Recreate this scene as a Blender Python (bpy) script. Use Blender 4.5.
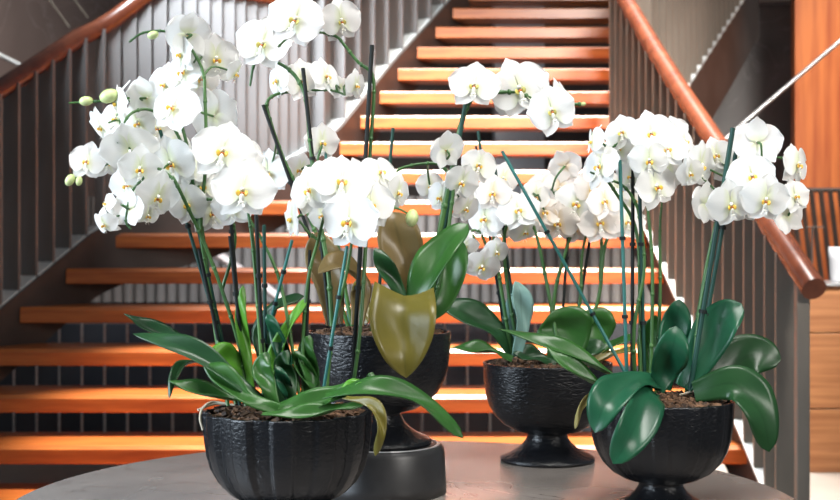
import bpy, math, random
from mathutils import Vector, Matrix, noise
random.seed(7)
for o in list(bpy.data.objects): bpy.data.objects.remove(o)
C = bpy.context.scene.collection
SC = bpy.context.scene
PI = math.pi
F = 1250.0            # focal length in pixels of the 840 x 500 frame
HC = 1.176            # camera height
ZT = 0.736            # table height

# ------------------------------------------------------------------ camera
cd = bpy.data.cameras.new('camera'); cam = bpy.data.objects.new('camera', cd); C.objects.link(cam)
cam.location = (0, 0, HC); cam.rotation_euler = (PI/2, 0, 0)
cd.sensor_width = 36; cd.lens = F*36/840
cd.clip_start = .05
cd.dof.use_dof = True; cd.dof.focus_distance = 2.12; cd.dof.aperture_fstop = 7.0
SC.camera = cam
# ------------------------------------------------------------------ world, lights, exposure
w = bpy.data.worlds.new('world'); SC.world = w; w.use_nodes = True
bg = w.node_tree.nodes['Background']; bg.inputs[0].default_value = (.80, .88, 1.0, 1); bg.inputs[1].default_value = .13
def area(name, loc, target, sx, sy, power, col, spread=180):
    l = bpy.data.lights.new(name, 'AREA'); l.shape = 'RECTANGLE'; l.size = sx; l.size_y = sy
    l.energy = power; l.color = col; l.spread = math.radians(spread)
    o = bpy.data.objects.new(name, l); C.objects.link(o); o.location = loc
    o.rotation_euler = (Vector(target)-Vector(loc)).to_track_quat('-Z', 'Y').to_euler(); return o
area('window_light_left', (-2.7, 1.15, 1.8), (0, 2.2, 1.1), 1.7, 2.0, 33, (.76, .88, 1.0), 75)
area('fill_light_table', (.3, 1.0, 4.0), (.0, 2.3, .8), 1.8, 1.4, 15, (1.0, .97, .93), 50)  # added overhead fill for the table and flowers, not a window
area('fill_light_stairs', (2.6, .3, 4.4), (1.2, 7.2, 1.6), 2.0, 1.6, 46, (1.0, .93, .86), 30)  # fill added high in front to brighten the tread fronts
area('skylight_stairs', (.50, 6.5, 5.8), (.75, 6.5, 0), 3.1, 2.1, 170, (1.0, .97, .93), 32)
area('skylight_landing', (-1.6, 4.9, 4.7), (-.75, 7.5, 2.3), 1.4, 1.0, 62, (.86, .93, 1.0), 44)
area('fill_light_right', (2.3, -.3, 2.3), (.4, 2.2, 1.2), 1.2, 1.4, 6, (1.0, .96, .90), 50)  # extra fill added to lift the flowers on the right
area('fill_light_far', (-1.9, 5.6, 4.8), (-4.0, 8.6, 2.4), 1.2, 1.2, 26, (1.0, .95, .92), 60)  # unseen wash added to lighten the brown left wall
area('fill_light_wood_wall', (2.9, 7.2, 4.2), (3.5, 9.2, 1.9), .6, .8, 20, (1.0, .93, .85), 70)  # no fitting here, fill added to brighten the wooden wall
sl = bpy.data.lights.new('sun_shaft', 'SPOT'); sl.energy = 4500; sl.spot_size = math.radians(17); sl.spot_blend = .7; sl.shadow_soft_size = .1; sl.color = (1, .93, .82)
so = bpy.data.objects.new('sun_shaft', sl); C.objects.link(so); so.location = (.9, 5.3, 5.2); so.rotation_euler = (Vector((-.95, 5.35, .4))-so.location).to_track_quat('-Z', 'Y').to_euler()
SC.view_settings.view_transform = 'Standard'; SC.view_settings.look = 'None'
SC.view_settings.gamma = 1; SC.view_settings.use_curve_mapping = False
SC.view_settings.exposure = 0.35

# ------------------------------------------------------------------ helpers
def at(px, py, Y): return Vector(((px-420)*Y/F, Y, HC-(py-250)*Y/F))
def link(name, me, mat=None, parent=None):
    o = bpy.data.objects.new(name, me); C.objects.link(o)
    if mat is not None:
        for m in (mat if isinstance(mat, (list, tuple)) else [mat]): me.materials.append(m)
    if parent is not None: o.parent = parent; o.matrix_parent_inverse = parent.matrix_world.inverted()
    return o
def tag(o, label, cat, group=None, kind=None):
    o['label'] = label; o['category'] = cat
    if group: o['group'] = group
    if kind: o['kind'] = kind
    return o
def thing(name, loc, label, cat, group=None):
    o = bpy.data.objects.new(name, None); C.objects.link(o); o.location = loc
    o.empty_display_size = .05; o.matrix_world = Matrix.Translation(loc)
    return tag(o, label, cat, group)
def struct(o): o['kind'] = 'structure'; return o
class MB:
    def __init__(s): s.v = []; s.f = []; s.m = []; s.uv = {}
    def add(s, vs, fs, mi=0, uvs=None):
        b = len(s.v); s.v += [tuple(v) for v in vs]
        for f in fs: s.f.append(tuple(b+i for i in f)); s.m.append(mi)
        if uvs:
            for i, u in enumerate(uvs): s.uv[b+i] = u
    def box(s, c, h, M=None, mi=0):
        c = Vector(c); vs = []
        for z in (-1, 1):
            for x, y in ((-1, -1), (1, -1), (1, 1), (-1, 1)):
                p = Vector((x*h[0], y*h[1], z*h[2]))
                if M is not None: p = M @ p
                vs.append(c+p)
        s.add(vs, [(3, 2, 1, 0), (4, 5, 6, 7), (0, 1, 5, 4), (1, 2, 6, 5), (2, 3, 7, 6), (3, 0, 4, 7)], mi)
    def tube(s, pts, r, n=8, mi=0, flat=1.0):
        pts = [Vector(p) for p in pts]; rs = r if isinstance(r, (list, tuple)) else [r]*len(pts)
        vs = []; N = len(pts); up = Vector((0, 0, 1)); prev = None
        for i, p in enumerate(pts):
            t = (pts[min(i+1, N-1)]-pts[max(i-1, 0)])
            t = t.normalized() if t.length > 1e-9 else Vector((0, 0, 1))
            if prev is None:
                a = up if abs(t.dot(up)) < .95 else Vector((0, 1, 0))
                x = t.cross(a).normalized()
            else: x = (prev-t*prev.dot(t)).normalized()
            prev = x; y = t.cross(x)
            for k in range(n):
                a = 2*PI*k/n; vs.append(p+(x*math.cos(a)+y*math.sin(a)*flat)*rs[i])
        fs = [(i*n+k, i*n+(k+1) % n, (i+1)*n+(k+1) % n, (i+1)*n+k) for i in range(N-1) for k in range(n)]
        s.add(vs, fs, mi)
        s.add(vs[:n], [tuple(reversed(range(n)))], mi); s.add(vs[-n:], [tuple(range(n))], mi)
    def lathe(s, prof, n=64, mod=None, mi=0, cap=False):
        vs = []; K = len(prof)
        for (r, z) in prof:
            for k in range(n):
                a = 2*PI*k/n; q = r*(mod(a, z) if mod else 1)
                vs.append((q*math.cos(a), q*math.sin(a), z))
        fs = [(i*n+k, (i+1)*n+k, (i+1)*n+(k+1) % n, i*n+(k+1) % n) for i in range(K-1) for k in range(n)]
        fs = [tuple(reversed(f)) for f in fs]
        if cap: fs += [tuple(range(n)), tuple(reversed([(K-1)*n+k for k in range(n)]))]
        s.add(vs, fs, mi)
    def ell(s, c, r, M=None, n=10, mi=0):
        vs = []; c = Vector(c)
        for i in range(n//2+1):
            th = PI*i/(n//2)
            for k in range(n):
                a = 2*PI*k/n; p = Vector((r[0]*math.sin(th)*math.cos(a), r[1]*math.sin(th)*math.sin(a), r[2]*math.cos(th)))
                vs.append(c+(M @ p if M is not None else p))
        s.add(vs, [(i*n+k, (i+1)*n+k, (i+1)*n+(k+1) % n, i*n+(k+1) % n) for i in range(n//2) for k in range(n)], mi)
    def mesh(s, name, smooth=True):
        me = bpy.data.meshes.new(name); me.from_pydata(s.v, [], s.f); me.update()
        me.polygons.foreach_set('material_index', s.m)
        me.polygons.foreach_set('use_smooth', [smooth]*len(s.f))
        if s.uv:
            ul = me.uv_layers.new(name='UVMap')
            for lp in me.loops: ul.data[lp.index].uv = s.uv.get(lp.vertex_index, (0, 0))
        return me
    def build(s, name, mat, parent=None, smooth=True, bevel=0):
        o = link(name, s.mesh(name, smooth), mat, parent)
        if bevel:
            b = o.modifiers.new('bevel', 'BEVEL'); b.width = bevel; b.segments = 2; b.limit_method = 'ANGLE'
        return o
def spline(pts, n=24):
    pts = [Vector(p) for p in pts]
    if len(pts) == 2: return [pts[0].lerp(pts[1], i/(n-1)) for i in range(n)]
    P = [pts[0]*2-pts[1]]+pts+[pts[-1]*2-pts[-2]]; out = []; S = len(pts)-1
    for i in range(n):
        u = i/(n-1)*S; k = min(int(u), S-1); t = u-k; a, b, c, d = P[k:k+4]
        out.append(.5*((2*b)+(c-a)*t+(2*a-5*b+4*c-d)*t*t+(3*b-a-3*c+d)*t**3))
    return out
def interp(tab, x):
    for (a, b), (c, d) in zip(tab, tab[1:]):
        if x <= c: break
    t = (x-a)/(c-a)
    if isinstance(b, tuple): return tuple(p+(q-p)*t for p, q in zip(b, d))
    return b+(d-b)*t

# ------------------------------------------------------------------ materials
def mat(name, col, rough=.5, metal=0, **kw):
    m = bpy.data.materials.new(name); m.use_nodes = True; b = m.node_tree.nodes['Principled BSDF']
    b.inputs['Base Color'].default_value = (*col, 1); b.inputs['Roughness'].default_value = rough; b.inputs['Metallic'].default_value = metal
    for k, v in kw.items(): b.inputs[k.replace('_', ' ')].default_value = v
    return m
def nodes(m): return m.node_tree.nodes, m.node_tree.links, m.node_tree.nodes['Principled BSDF']
def noisy(m, c1, c2, scale=(1, 1, 1), sc=5, detail=6, bump=0, lo=.35, hi=.65, coord='Object', dist=0, third=None):
    N, L, b = nodes(m); tc = N.new('ShaderNodeTexCoord'); mp = N.new('ShaderNodeMapping'); mp.inputs['Scale'].default_value = scale
    nz = N.new('ShaderNodeTexNoise'); nz.inputs['Scale'].default_value = sc; nz.inputs['Detail'].default_value = detail; nz.inputs['Distortion'].default_value = dist
    cr = N.new('ShaderNodeValToRGB'); cr.color_ramp.elements[0].position = lo; cr.color_ramp.elements[1].position = hi
    cr.color_ramp.elements[0].color = (*c1, 1); cr.color_ramp.elements[1].color = (*c2, 1)
    L.new(tc.outputs[coord], mp.inputs[0]); L.new(mp.outputs[0], nz.inputs[0]); L.new(nz.outputs[0], cr.inputs[0]); L.new(cr.outputs[0], b.inputs['Base Color'])
    if bump:
        bp = N.new('ShaderNodeBump'); bp.inputs['Strength'].default_value = bump; bp.inputs['Distance'].default_value = .004
        L.new(nz.outputs[0], bp.inputs['Height']); L.new(bp.outputs[0], b.inputs['Normal'])
    return m
wood_tread = noisy(mat('tread_wood', (.5, .15, .03), .42, Coat_Weight=.35, Coat_Roughness=.22), (.37, .086, .015), (.53, .15, .028), (1.2, 14, 14), 3, 6)
wood_rail = noisy(mat('rail_wood', (.3, .07, .02), .26, Coat_Weight=.35), (.10, .027, .013), (.16, .046, .021), (3, 3, 3), 4, 5)
wood_wall = noisy(mat('wall_wood', (.4, .12, .03), .45), (.40, .085, .018), (.62, .175, .040), (9, 9, .5), 2, 5)
wood_counter = noisy(mat('counter_wood', (.4, .17, .06), .42), (.33, .125, .045), (.50, .22, .085), (.6, .6, 12), 3, 6)
slat_mat = noisy(mat('bronze_slat', (.12, .105, .09), .5, .25), (.170, .148, .122), (.225, .198, .165), (1, 1, .3), 6, 3)
slat_daylit = noisy(mat('daylit_slat', (.17, .165, .16), .5, .25), (.165, .160, .156), (.215, .210, .206), (1, 1, .3), 6, 3)  # same slats as above, with cool daylight put into the colour
plate_mat = noisy(mat('stringer_paint', (.07, .05, .045), .5, .2), (.060, .045, .038), (.085, .064, .055), (1, 1, 1), 4, 3)
flange_mat = noisy(mat('pale_metal_flange', (.55, .58, .58), .45), (.52, .56, .56), (.66, .69, .68), (1, 1, 1), 5, 3)
steel = noisy(mat('brushed_steel', (.5, .5, .5), .35, .8), (.42, .43, .44), (.6, .6, .6), (2, 2, 20), 5, 3)
def stone(name, c1, c2, cv, rough, sc=2.5):
    m = mat(name, c1, rough); N, L, b = nodes(m); noisy(m, c1, c2, (1, 1, 1), sc, 9, .0, .3, .7, 'Object', .8)
    base = b.inputs['Base Color'].links[0].from_socket
    tc = N.new('ShaderNodeTexCoord'); nz = N.new('ShaderNodeTexNoise'); nz.inputs['Scale'].default_value = sc*1.3; nz.inputs['Detail'].default_value = 4; nz.inputs['Distortion'].default_value = 1.6
    L.new(tc.outputs['Object'], nz.inputs[0])
    cr = N.new('ShaderNodeValToRGB'); e = cr.color_ramp.elements; e[0].position = .488; e[0].color = (0, 0, 0, 1); e[1].position = .512; e[1].color = (0, 0, 0, 1)
    k = e.new(.5); k.color = (1, 1, 1, 1)
    mx = N.new('ShaderNodeMixRGB'); mx.inputs[2].default_value = (*cv, 1)
    ml = N.new('ShaderNodeMath'); ml.operation = 'MULTIPLY'; ml.inputs[1].default_value = .55
    L.new(nz.outputs[0], cr.inputs[0]); L.new(cr.outputs[0], ml.inputs[0]); L.new(ml.outputs[0], mx.inputs[0]); L.new(base, mx.inputs[1]); L.new(mx.outputs[0], b.inputs['Base Color'])
    return m
table_stone = stone('table_stone', (.22, .20, .185), (.33, .295, .27), (.10, .08, .07), .22, 3.0)
wall_dark = stone('dark_stone_wall', (.15, .145, .145), (.26, .25, .245), (.32, .31, .31), .4, 1.2)
wall_brown = stone('brown_stone_wall', (.20, .148, .130), (.29, .225, .20), (.42, .35, .32), .4, .9)
floor_mat = stone('pale_floor_stone', (.27, .24, .21), (.36, .32, .28), (.3, .27, .25), .3, 1.5)
back_mat = noisy(mat('back_wall_paint', (.11, .095, .09), .7), (.10, .087, .082), (.14, .12, .112), (1, 1, 1), 1.2, 3)
column_mat = noisy(mat('pale_column_plaster', (.55, .57, .6), .7), (.52, .54, .58), (.62, .64, .67), (1, 1, 1), 2, 3)
flute_mat = noisy(mat('fluted_panel_paint', (.36, .32, .29), .6), (.19, .175, .165), (.26, .235, .22), (1, 1, .4), 3, 3)
ceil_mat = noisy(mat('ceiling_plaster', (.75, .62, .58), .8), (.70, .58, .55), (.8, .67, .62), (1, 1, 1), 1.5, 3)
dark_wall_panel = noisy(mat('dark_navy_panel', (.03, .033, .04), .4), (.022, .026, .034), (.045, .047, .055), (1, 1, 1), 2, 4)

def cast(name, wavy):
    m = mat(name, (.010, .0105, .012), .25, .0); N, L, b = nodes(m)
    b.inputs['Specular IOR Level'].default_value = .36
    tc = N.new('ShaderNodeTexCoord'); mp = N.new('ShaderNodeMapping'); mp.inputs['Scale'].default_value = (1, 1, 2.2) if wavy else (1, 1, 1)
    nz = N.new('ShaderNodeTexNoise'); nz.inputs['Scale'].default_value = 190 if not wavy else 85; nz.inputs['Detail'].default_value = 4; nz.inputs['Distortion'].default_value = .6
    bp = N.new('ShaderNodeBump'); bp.inputs['Strength'].default_value = .55 if not wavy else .8; bp.inputs['Distance'].default_value = .0022 if not wavy else .0035
    cr = N.new('ShaderNodeValToRGB'); cr.color_ramp.elements[0].color = (.004, .0045, .006, 1); cr.color_ramp.elements[1].color = (.010, .011, .013, 1)
    L.new(tc.outputs['Object'], mp.inputs[0]); L.new(mp.outputs[0], nz.inputs[0]); L.new(nz.outputs[0], bp.inputs['Height']); L.new(bp.outputs[0], b.inputs['Normal'])
    L.new(nz.outputs[0], cr.inputs[0]); L.new(cr.outputs[0], b.inputs['Base Color'])
    return m
iron_a = cast('hammered_black_iron', False); iron_b = cast('rippled_black_iron', True)
matte_black = noisy(mat('matte_black_stand', (.02, .02, .021), .38), (.017, .017, .018), (.026, .026, .027), (1, 1, 1), 30, 4)
highlight_mat = noisy(mat('stand_edge_highlight', (.5, .5, .5), .3, .6), (.45, .45, .45), (.6, .6, .6), (1, 1, 1), 30, 3)  # pale colour stands in for the highlight on the stand's top groove
bark_mat = noisy(mat('bark_chips', (.05, .025, .012), .8), (.018, .009, .005), (.15, .075, .035), (1, 1, 1), 70, 4, .3)

def petal_mat(name, col, throat):
    m = mat(name, col, .5); N, L, b = nodes(m)
    uv = N.new('ShaderNodeUVMap'); uv.uv_map = 'UVMap'; sp = N.new('ShaderNodeSeparateXYZ'); L.new(uv.outputs[0], sp.inputs[0])
    cr = N.new('ShaderNodeValToRGB'); e = cr.color_ramp.elements
    e[0].position = .04; e[0].color = (*throat, 1); e[1].position = .30; e[1].color = (*col, 1)
    L.new(sp.outputs['Y'], cr.inputs[0])
    wv = N.new('ShaderNodeTexWave'); wv.wave_type = 'BANDS'; wv.bands_direction = 'X'; wv.inputs['Scale'].default_value = 5; wv.inputs['Distortion'].default_value = 2.0; wv.inputs['Detail'].default_value = 3
    L.new(uv.outputs[0], wv.inputs[0])
    mx = N.new('ShaderNodeMixRGB'); mx.blend_type = 'MULTIPLY'; mx.inputs[0].default_value = .015; L.new(cr.outputs[0], mx.inputs[1]); L.new(wv.outputs[0], mx.inputs[2])
    L.new(mx.outputs[0], b.inputs['Base Color'])
    bp = N.new('ShaderNodeBump'); bp.inputs['Strength'].default_value = .03; bp.inputs['Distance'].default_value = .001; L.new(wv.outputs[0], bp.inputs['Height']); L.new(bp.outputs[0], b.inputs['Normal'])
    tr = N.new('ShaderNodeBsdfTranslucent'); L.new(mx.outputs[0], tr.inputs[0])
    ms = N.new('ShaderNodeMixShader'); ms.inputs[0].default_value = .38
    out = N['Material Output']; L.new(b.outputs[0], ms.inputs[1]); L.new(tr.outputs[0], ms.inputs[2]); L.new(ms.outputs[0], out.inputs[0])
    return m
petal_white = petal_mat('white_petal', (.90, .90, .88), (.80, .84, .62))
petal_cream = petal_mat('blush_cream_petal', (.92, .86, .80), (.85, .70, .48))
lip_white = noisy(mat('lip_white', (.88, .86, .78), .5), (.85, .82, .70), (.92, .90, .84), (1, 1, 1), 60, 3)
lip_yellow = noisy(mat('lip_yellow', (.80, .50, .05), .45), (.75, .40, .03), (.85, .62, .10), (1, 1, 1), 90, 3)
lip_green = noisy(mat('lip_olive', (.45, .42, .08), .45), (.36, .32, .05), (.62, .55, .16), (1, 1, 1), 90, 3)
lip_spot = noisy(mat('lip_amber', (.45, .12, .02), .5), (.36, .08, .02), (.60, .20, .03), (1, 1, 1), 120, 3)
stem_green = noisy(mat('flower_stem_green', (.10, .22, .06), .4), (.022, .080, .020), (.060, .15, .036), (1, 1, .25), 25, 4)
stem_dark = noisy(mat('flower_stem_dark', (.05, .09, .04), .45), (.045, .075, .035), (.10, .13, .06), (1, 1, .3), 25, 4)
stake_mat = noisy(mat('stake_green', (.010, .055, .042), .5, Specular_IOR_Level=.3), (.006, .030, .026), (.014, .068, .050), (1, 1, .2), 18, 3)
stake_blue = noisy(mat('stake_teal', (.02, .14, .13), .35), (.015, .11, .10), (.03, .17, .15), (1, 1, .2), 18, 3)
stake_black = noisy(mat('stake_black', (.012, .014, .014), .6, Specular_IOR_Level=.25), (.005, .007, .007), (.012, .016, .015), (1, 1, .2), 18, 3)
bud_mat = noisy(mat('green_bud', (.42, .55, .18), .4), (.36, .50, .14), (.58, .66, .32), (1, 1, 1), 40, 3)
root_mat = noisy(mat('pale_root', (.55, .48, .36), .6), (.42, .36, .26), (.65, .58, .45), (1, 1, 1), 60, 3)
def leaf_mat(name, c, c2, rough=.34):
    m = mat(name, c, rough, 0); N, L, b = nodes(m)
    b.inputs['Specular IOR Level'].default_value = .38
    noisy(m, c, c2, (1, 1, 1), 14, 4, 0, .3, .7)
    base = b.inputs['Base Color'].links[0].from_socket
    uv = N.new('ShaderNodeUVMap'); uv.uv_map = 'UVMap'; sp = N.new('ShaderNodeSeparateXYZ'); L.new(uv.outputs[0], sp.inputs[0])
    cr = N.new('ShaderNodeValToRGB'); e = cr.color_ramp.elements; e[0].position = .44; e[0].color = (0, 0, 0, 1); e[1].position = .56; e[1].color = (0, 0, 0, 1); k = e.new(.5); k.color = (.55, .55, .55, 1)
    L.new(sp.outputs['X'], cr.inputs[0])
    mx = N.new('ShaderNodeMixRGB'); mx.inputs[2].default_value = (c2[0]*.55, c2[1]*.6, c2[2]*.6, 1); L.new(cr.outputs[0], mx.inputs[0]); L.new(base, mx.inputs[1]); L.new(mx.outputs[0], b.inputs['Base Color'])
    tr = N.new('ShaderNodeBsdfTranslucent'); L.new(mx.outputs[0], tr.inputs[0])
    ms = N.new('ShaderNodeMixShader'); ms.inputs[0].default_value = .10; out = N['Material Output']
    L.new(b.outputs[0], ms.inputs[1]); L.new(tr.outputs[0], ms.inputs[2]); L.new(ms.outputs[0], out.inputs[0])
    return m
LEAF = {'g': leaf_mat('leaf_green', (.016, .070, .012), (.030, .105, .019)),
        'b': leaf_mat('leaf_bright_green', (.06, .20, .018), (.095, .27, .03)),
        'd': leaf_mat('leaf_dark_green', (.010, .044, .014), (.017, .064, .020)),
        't': leaf_mat('leaf_blue_green', (.007, .055, .026), (.014, .088, .042), .32),
        'p': leaf_mat('leaf_pale_blue_green', (.16, .30, .27), (.24, .40, .36), .25),
        'o': leaf_mat('leaf_olive', (.105, .092, .014), (.15, .125, .024)),
        'n': leaf_mat('leaf_brown_olive', (.095, .066, .024), (.135, .096, .036)),
        'y': leaf_mat('leaf_yellowing', (.30, .26, .09), (.42, .36, .15))}

# ------------------------------------------------------------------ room shell
def wall(name, pts, m, thick=.08):
    # vertical wall through plan points, z0..z1
    (x0, y0), (x1, y1), z0, z1 = pts
    d = Vector((x1-x0, y1-y0, 0)); L_ = d.length; a = math.atan2(d.y, d.x)
    mb = MB(); mb.box((0, 0, 0), (L_/2, thick/2, (z1-z0)/2))
    o = mb.build(name, m, None, False); o.location = ((x0+x1)/2, (y0+y1)/2, (z0+z1)/2); o.rotation_euler.z = a
    return struct(o)
mb = MB(); mb.box((0, 0, 0), (7, 8, .05)); fl = mb.build('floor', floor_mat, None, False); fl.location = (0, 6, -.05); struct(fl)
wall('wall_back', ((-7, 13.0), (7, 13.0), 0, 7), back_mat)
wall('wall_left', ((-5.2, 5.0), (-2.0, 12.9), 0, 7), wall_brown)
wall('wall_right', ((2.2, 10.3), (3.4, 10.3), 0, 3.19), wall_dark)
mb = MB(); mb.box((0, 0, 0), (1.1, 1.3, .05)); cl = mb.build('ceiling', ceil_mat, None, False); cl.location = (3.25, 11.4, 3.27); struct(cl)
# pale light seams crossing the brown wall on the left
def seam(name, a, b, r, m):
    mb = MB(); mb.tube([a, b], r, 6); return struct(mb.build(name, m))

# pale column behind the stairs
mb = MB(); mb.box((0, 0, 0), (.235, .2, 2.6)); cn = mb.build('trim_1', column_mat, None, False, .01)
cn.location = (.94, 12.0, 2.6); struct(cn)
# fluted pale panel behind the lower flight
mb = MB()
for i in range(56):
    x = -3.05+i*.09; mb.tube([(x, 10.4, .0), (x, 10.4, 1.62)], .043, 8)
mb.box((-.6, 10.45, .8), (2.55, .03, .82))
struct(mb.build('trim_2', flute_mat))
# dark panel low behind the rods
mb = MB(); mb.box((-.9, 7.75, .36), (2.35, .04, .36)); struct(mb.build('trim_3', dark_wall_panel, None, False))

# ------------------------------------------------------------------ staircase
def tz(n): return .361+.1805*n          # tread top
def ty(n): return 5.2+.26*n            # tread front
LEFT = [(-3, -2.80), (0, -2.35), (3, -1.914), (5, -1.62), (6, -1.02), (7, -.70), (8, -.466), (11, -.142), (14, .233), (17, .60)]
RIGHT = [(-3, 1.49), (0, 1.372), (3, 1.255), (5, 1.175), (7, 1.085), (7.6, 1.08), (8, 1.27), (11, 1.71), (14, 2.16), (17, 2.6)]
st = thing('staircase', (0, 5.2, 0), 'open-riser staircase with broad orange-brown wooden treads rising behind the flowers', 'staircase')
for n in range(-1, 17):
    xl, xr = interp(LEFT, n), interp(RIGHT, n); D = interp([(-2, .40), (3, .40), (8, .22), (20, .22)], n); T = .076
    mb = MB(); hx = (xr-xl)/2; c = .016 if n < 8 else .008
    pr = [(-D/2, -T/2+.004), (-D/2, T/2-c), (-D/2+c, T/2), (D/2, T/2), (D/2, -T/2), (-D/2+.004, -T/2)]; k = len(pr)
    mb.add([(x, y, z) for x in (-hx, hx) for y, z in pr], [(i, i+k, (i+1) % k+k, (i+1) % k) for i in range(k)]+[tuple(range(k)), tuple(reversed(range(k, 2*k)))])
    o = mb.build('tread', wood_tread, st, False)
    o.matrix_parent_inverse = Matrix.Identity(4)
    o.location = Vector(((xl+xr)/2, ty(n)+D/2, tz(n)-T/2))-st.location

def path(tab, n0, n1, off=0, step=.1, lift=.05):
    pts = []; n = n0
    while n < n1+1e-6:
        pts.append(Vector((interp(tab, n)+off, ty(n), tz(n)+lift))); n += step
    return pts
LP = [(a, b-.03) for a, b in LEFT]
RP = [(-3, 1.445), (0, 1.375), (3, 1.265), (5, 1.20), (7.6, 1.125)]
RP2 = [(7.2, 1.16), (8, 1.30), (11, 1.74), (14, 2.19), (17, 2.63)]
def smooth_path(p, k=4):
    out = []
    for i in range(len(p)):
        s = p[max(0, i-k):i+k+1]; kk = min(k, i, len(p)-1-i); s = p[i-kk:i+kk+1]
        out.append(sum(s, Vector())/len(s))
    return out
def stringer(name, pts, h=.34, t=.03):
    mb = MB(); vs = []; N = len(pts)
    for i, p in enumerate(pts):
        d = pts[min(i+1, N-1)]-pts[max(i-1, 0)]; d.z = 0; d.normalize(); q = Vector((d.y, -d.x, 0))*t/2
        vs += [p-q, p+q, p+q-Vector((0, 0, h)), p-q-Vector((0, 0, h))]
    fs = [(i*4+k, i*4+(k+1) % 4, i*4+4+(k+1) % 4, i*4+4+k) for i in range(N-1) for k in range(4)]+[(3, 2, 1, 0), tuple((N-1)*4+k for k in range(4))]
    mb.add(vs, fs); return mb.build(name, plate_mat, st, False)
def flange(pts, t, parent, h=.012, off=0):
    mb = MB(); vs = []; N = len(pts)
    for i, p in enumerate(pts):
        d = pts[min(i+1, N-1)]-pts[max(i-1, 0)]; d.z = 0; d.normalize(); q = Vector((d.y, -d.x, 0))
        c = p+q*off; q = q*t/2
        vs += [c-q+Vector((0, 0, h)), c+q+Vector((0, 0, h)), c+q, c-q]
    fs = [(i*4+k, i*4+(k+1) % 4, i*4+4+(k+1) % 4, i*4+4+k) for i in range(N-1) for k in range(4)]+[(3, 2, 1, 0), tuple((N-1)*4+k for k in range(4))]
    mb.add(vs, fs); return mb.build('base_flange', flange_mat, parent, False)
def balustrade(label, pts, hfun, off, pitch=.105, depth=.105, thick=.014, rail=True, rad=.047, end=None, bend=None, start=-9):
    t = thing('balustrade', pts[0].copy(), label, 'balustrade', 'slatted balustrades of the staircase')
    flange(pts, .105, t, .012, off)
    acc = 0; top = []; cnt = 0
    N = len(pts)
    for i in range(N):
        d = pts[min(i+1, N-1)]-pts[max(i-1, 0)]; d.z = 0; d.normalize(); q = Vector((d.y, -d.x, 0))
        n = (pts[i].y-5.2)/.26
        c = pts[i]+q*off; top.append(Vector((c.x, c.y, pts[i].z+.044+hfun(n))))
        if i: acc += (Vector((pts[i].x-pts[i-1].x, pts[i].y-pts[i-1].y, 0))).length
        if n < start: continue
        if acc >= (.068 if bend and n > bend else pitch) or i == 0:
            if i: acc = 0
            b = pts[i].z-.02; h = top[-1].z-b-.01
            dp, pp = depth, pitch
            if bend and n > bend: 
                cnt += 1
                if n < 7.4 or cnt % 3: q0 = q; q = Matrix.Rotation(-.32, 3, 'Z') @ d; dp = .070; c = c-q0*(.045 if n > 7.4 else 0)
            mb = MB(); mb.box((0, 0, 0), (dp/2, thick/2, h/2)); o = mb.build('slat', slat_daylit if bend else slat_mat, t, False)
            o.matrix_parent_inverse = Matrix.Identity(4); o.location = Vector((c.x, c.y, b+h/2))-t.location; o.rotation_euler.z = math.atan2(q.y, q.x)
    top = smooth_path(top, 8)
    if end is not None: top = end+top
    mb = MB(); mb.tube(top, rad, 14); mb.build('handrail', wood_rail, t)
    return t
lp = smooth_path(path(LP, -2, 15.2, 0, .025), 14)
stringer('stringer', lp)
balustrade('dark slatted balustrade with brown wooden handrail along the left side of the stairs', lp,
           lambda n: interp([(-5, 1.0), (3, .97), (4.6, .98), (5, .99), (5.5, 1.16), (6, 1.06), (7, .875), (8, .90), (10, .95), (20, 1.0)], n), -.055, bend=5.0)
rp = path(RP, -2, 7.5, 0, .05)
stringer('stringer', rp)
rb = balustrade('taupe slatted balustrade with shiny brown handrail sloping down behind the right bowl', rp,
           lambda n: interp([(-5, 1.10), (-2, 1.016), (0, .95), (4, .90), (7.6, .877)], n), 0, .112, .098, .014, end=[at(814, 289, 4.56)], start=-1.7)
# thick end post of the right balustrade
mb = MB(); mb.box((1.415, 4.63, .53), (.024, .02, .53)); mb.build('end_post', slat_mat, rb, False, .003)
rp2 = path(RP2, 7.6, 16.5, 0, .05)
stringer('stringer', rp2, .6)
balustrade('grey slatted balustrade along the far right of the upper flight', rp2, lambda n: 1.0, .055)

# steel railing behind and below the stairs
rt = thing('steel_railing', (-1, 7.2, 0), 'thin steel rod railing seen through the gaps under the lower treads', 'railing')
mb = MB(); mb.box((-.75, 7.2, .862), (1.9, .02, .012)); mb.build('top_rail', stake_black, rt, False)
for i in range(29):
    x = -2.6+i*.1305; mb = MB(); mb.tube([(x, 7.2, 0), (x, 7.2, .852)], .0085, 6); mb.build('rod', steel, rt)
# pale sloping beam of another flight beyond
mb = MB(); a, b = at(180, 228, 9.5), at(300, 312, 9.5); mb.tube([a, b], .035, 4); mb.build('sloping_beam', ceil_mat); 
tag(bpy.data.objects['sloping_beam'], 'pale sloping beam seen between the treads behind the left stems', 'beam')
# thin steel handrail on the right, in front of the wooden wall
mb = MB(); a, b = at(700, 160, 8.2), at(900, -10, 8.2); mb.tube([a, b], .014, 8); mb.build('steel_rail', steel)
tag(bpy.data.objects['steel_rail'], 'thin pale steel rail rising diagonally in front of the dark wall', 'rail', 'thin steel rails')
mb = MB(); a, b = at(-40, 35, 8.0), at(22, 66, 8.0); mb.tube([a, b], .014, 8); mb.build('steel_rail', flange_mat)
tag(bpy.data.objects['steel_rail.001'], 'short white steel rail behind the left handrail', 'rail', 'thin steel rails')
seam('trim_4', at(70, 28, 9.0), at(28, -30, 9.0), .010, slat_mat); seam('trim_5', at(88, 18, 8.9), at(60, -20, 8.9), .010, slat_mat)

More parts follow.
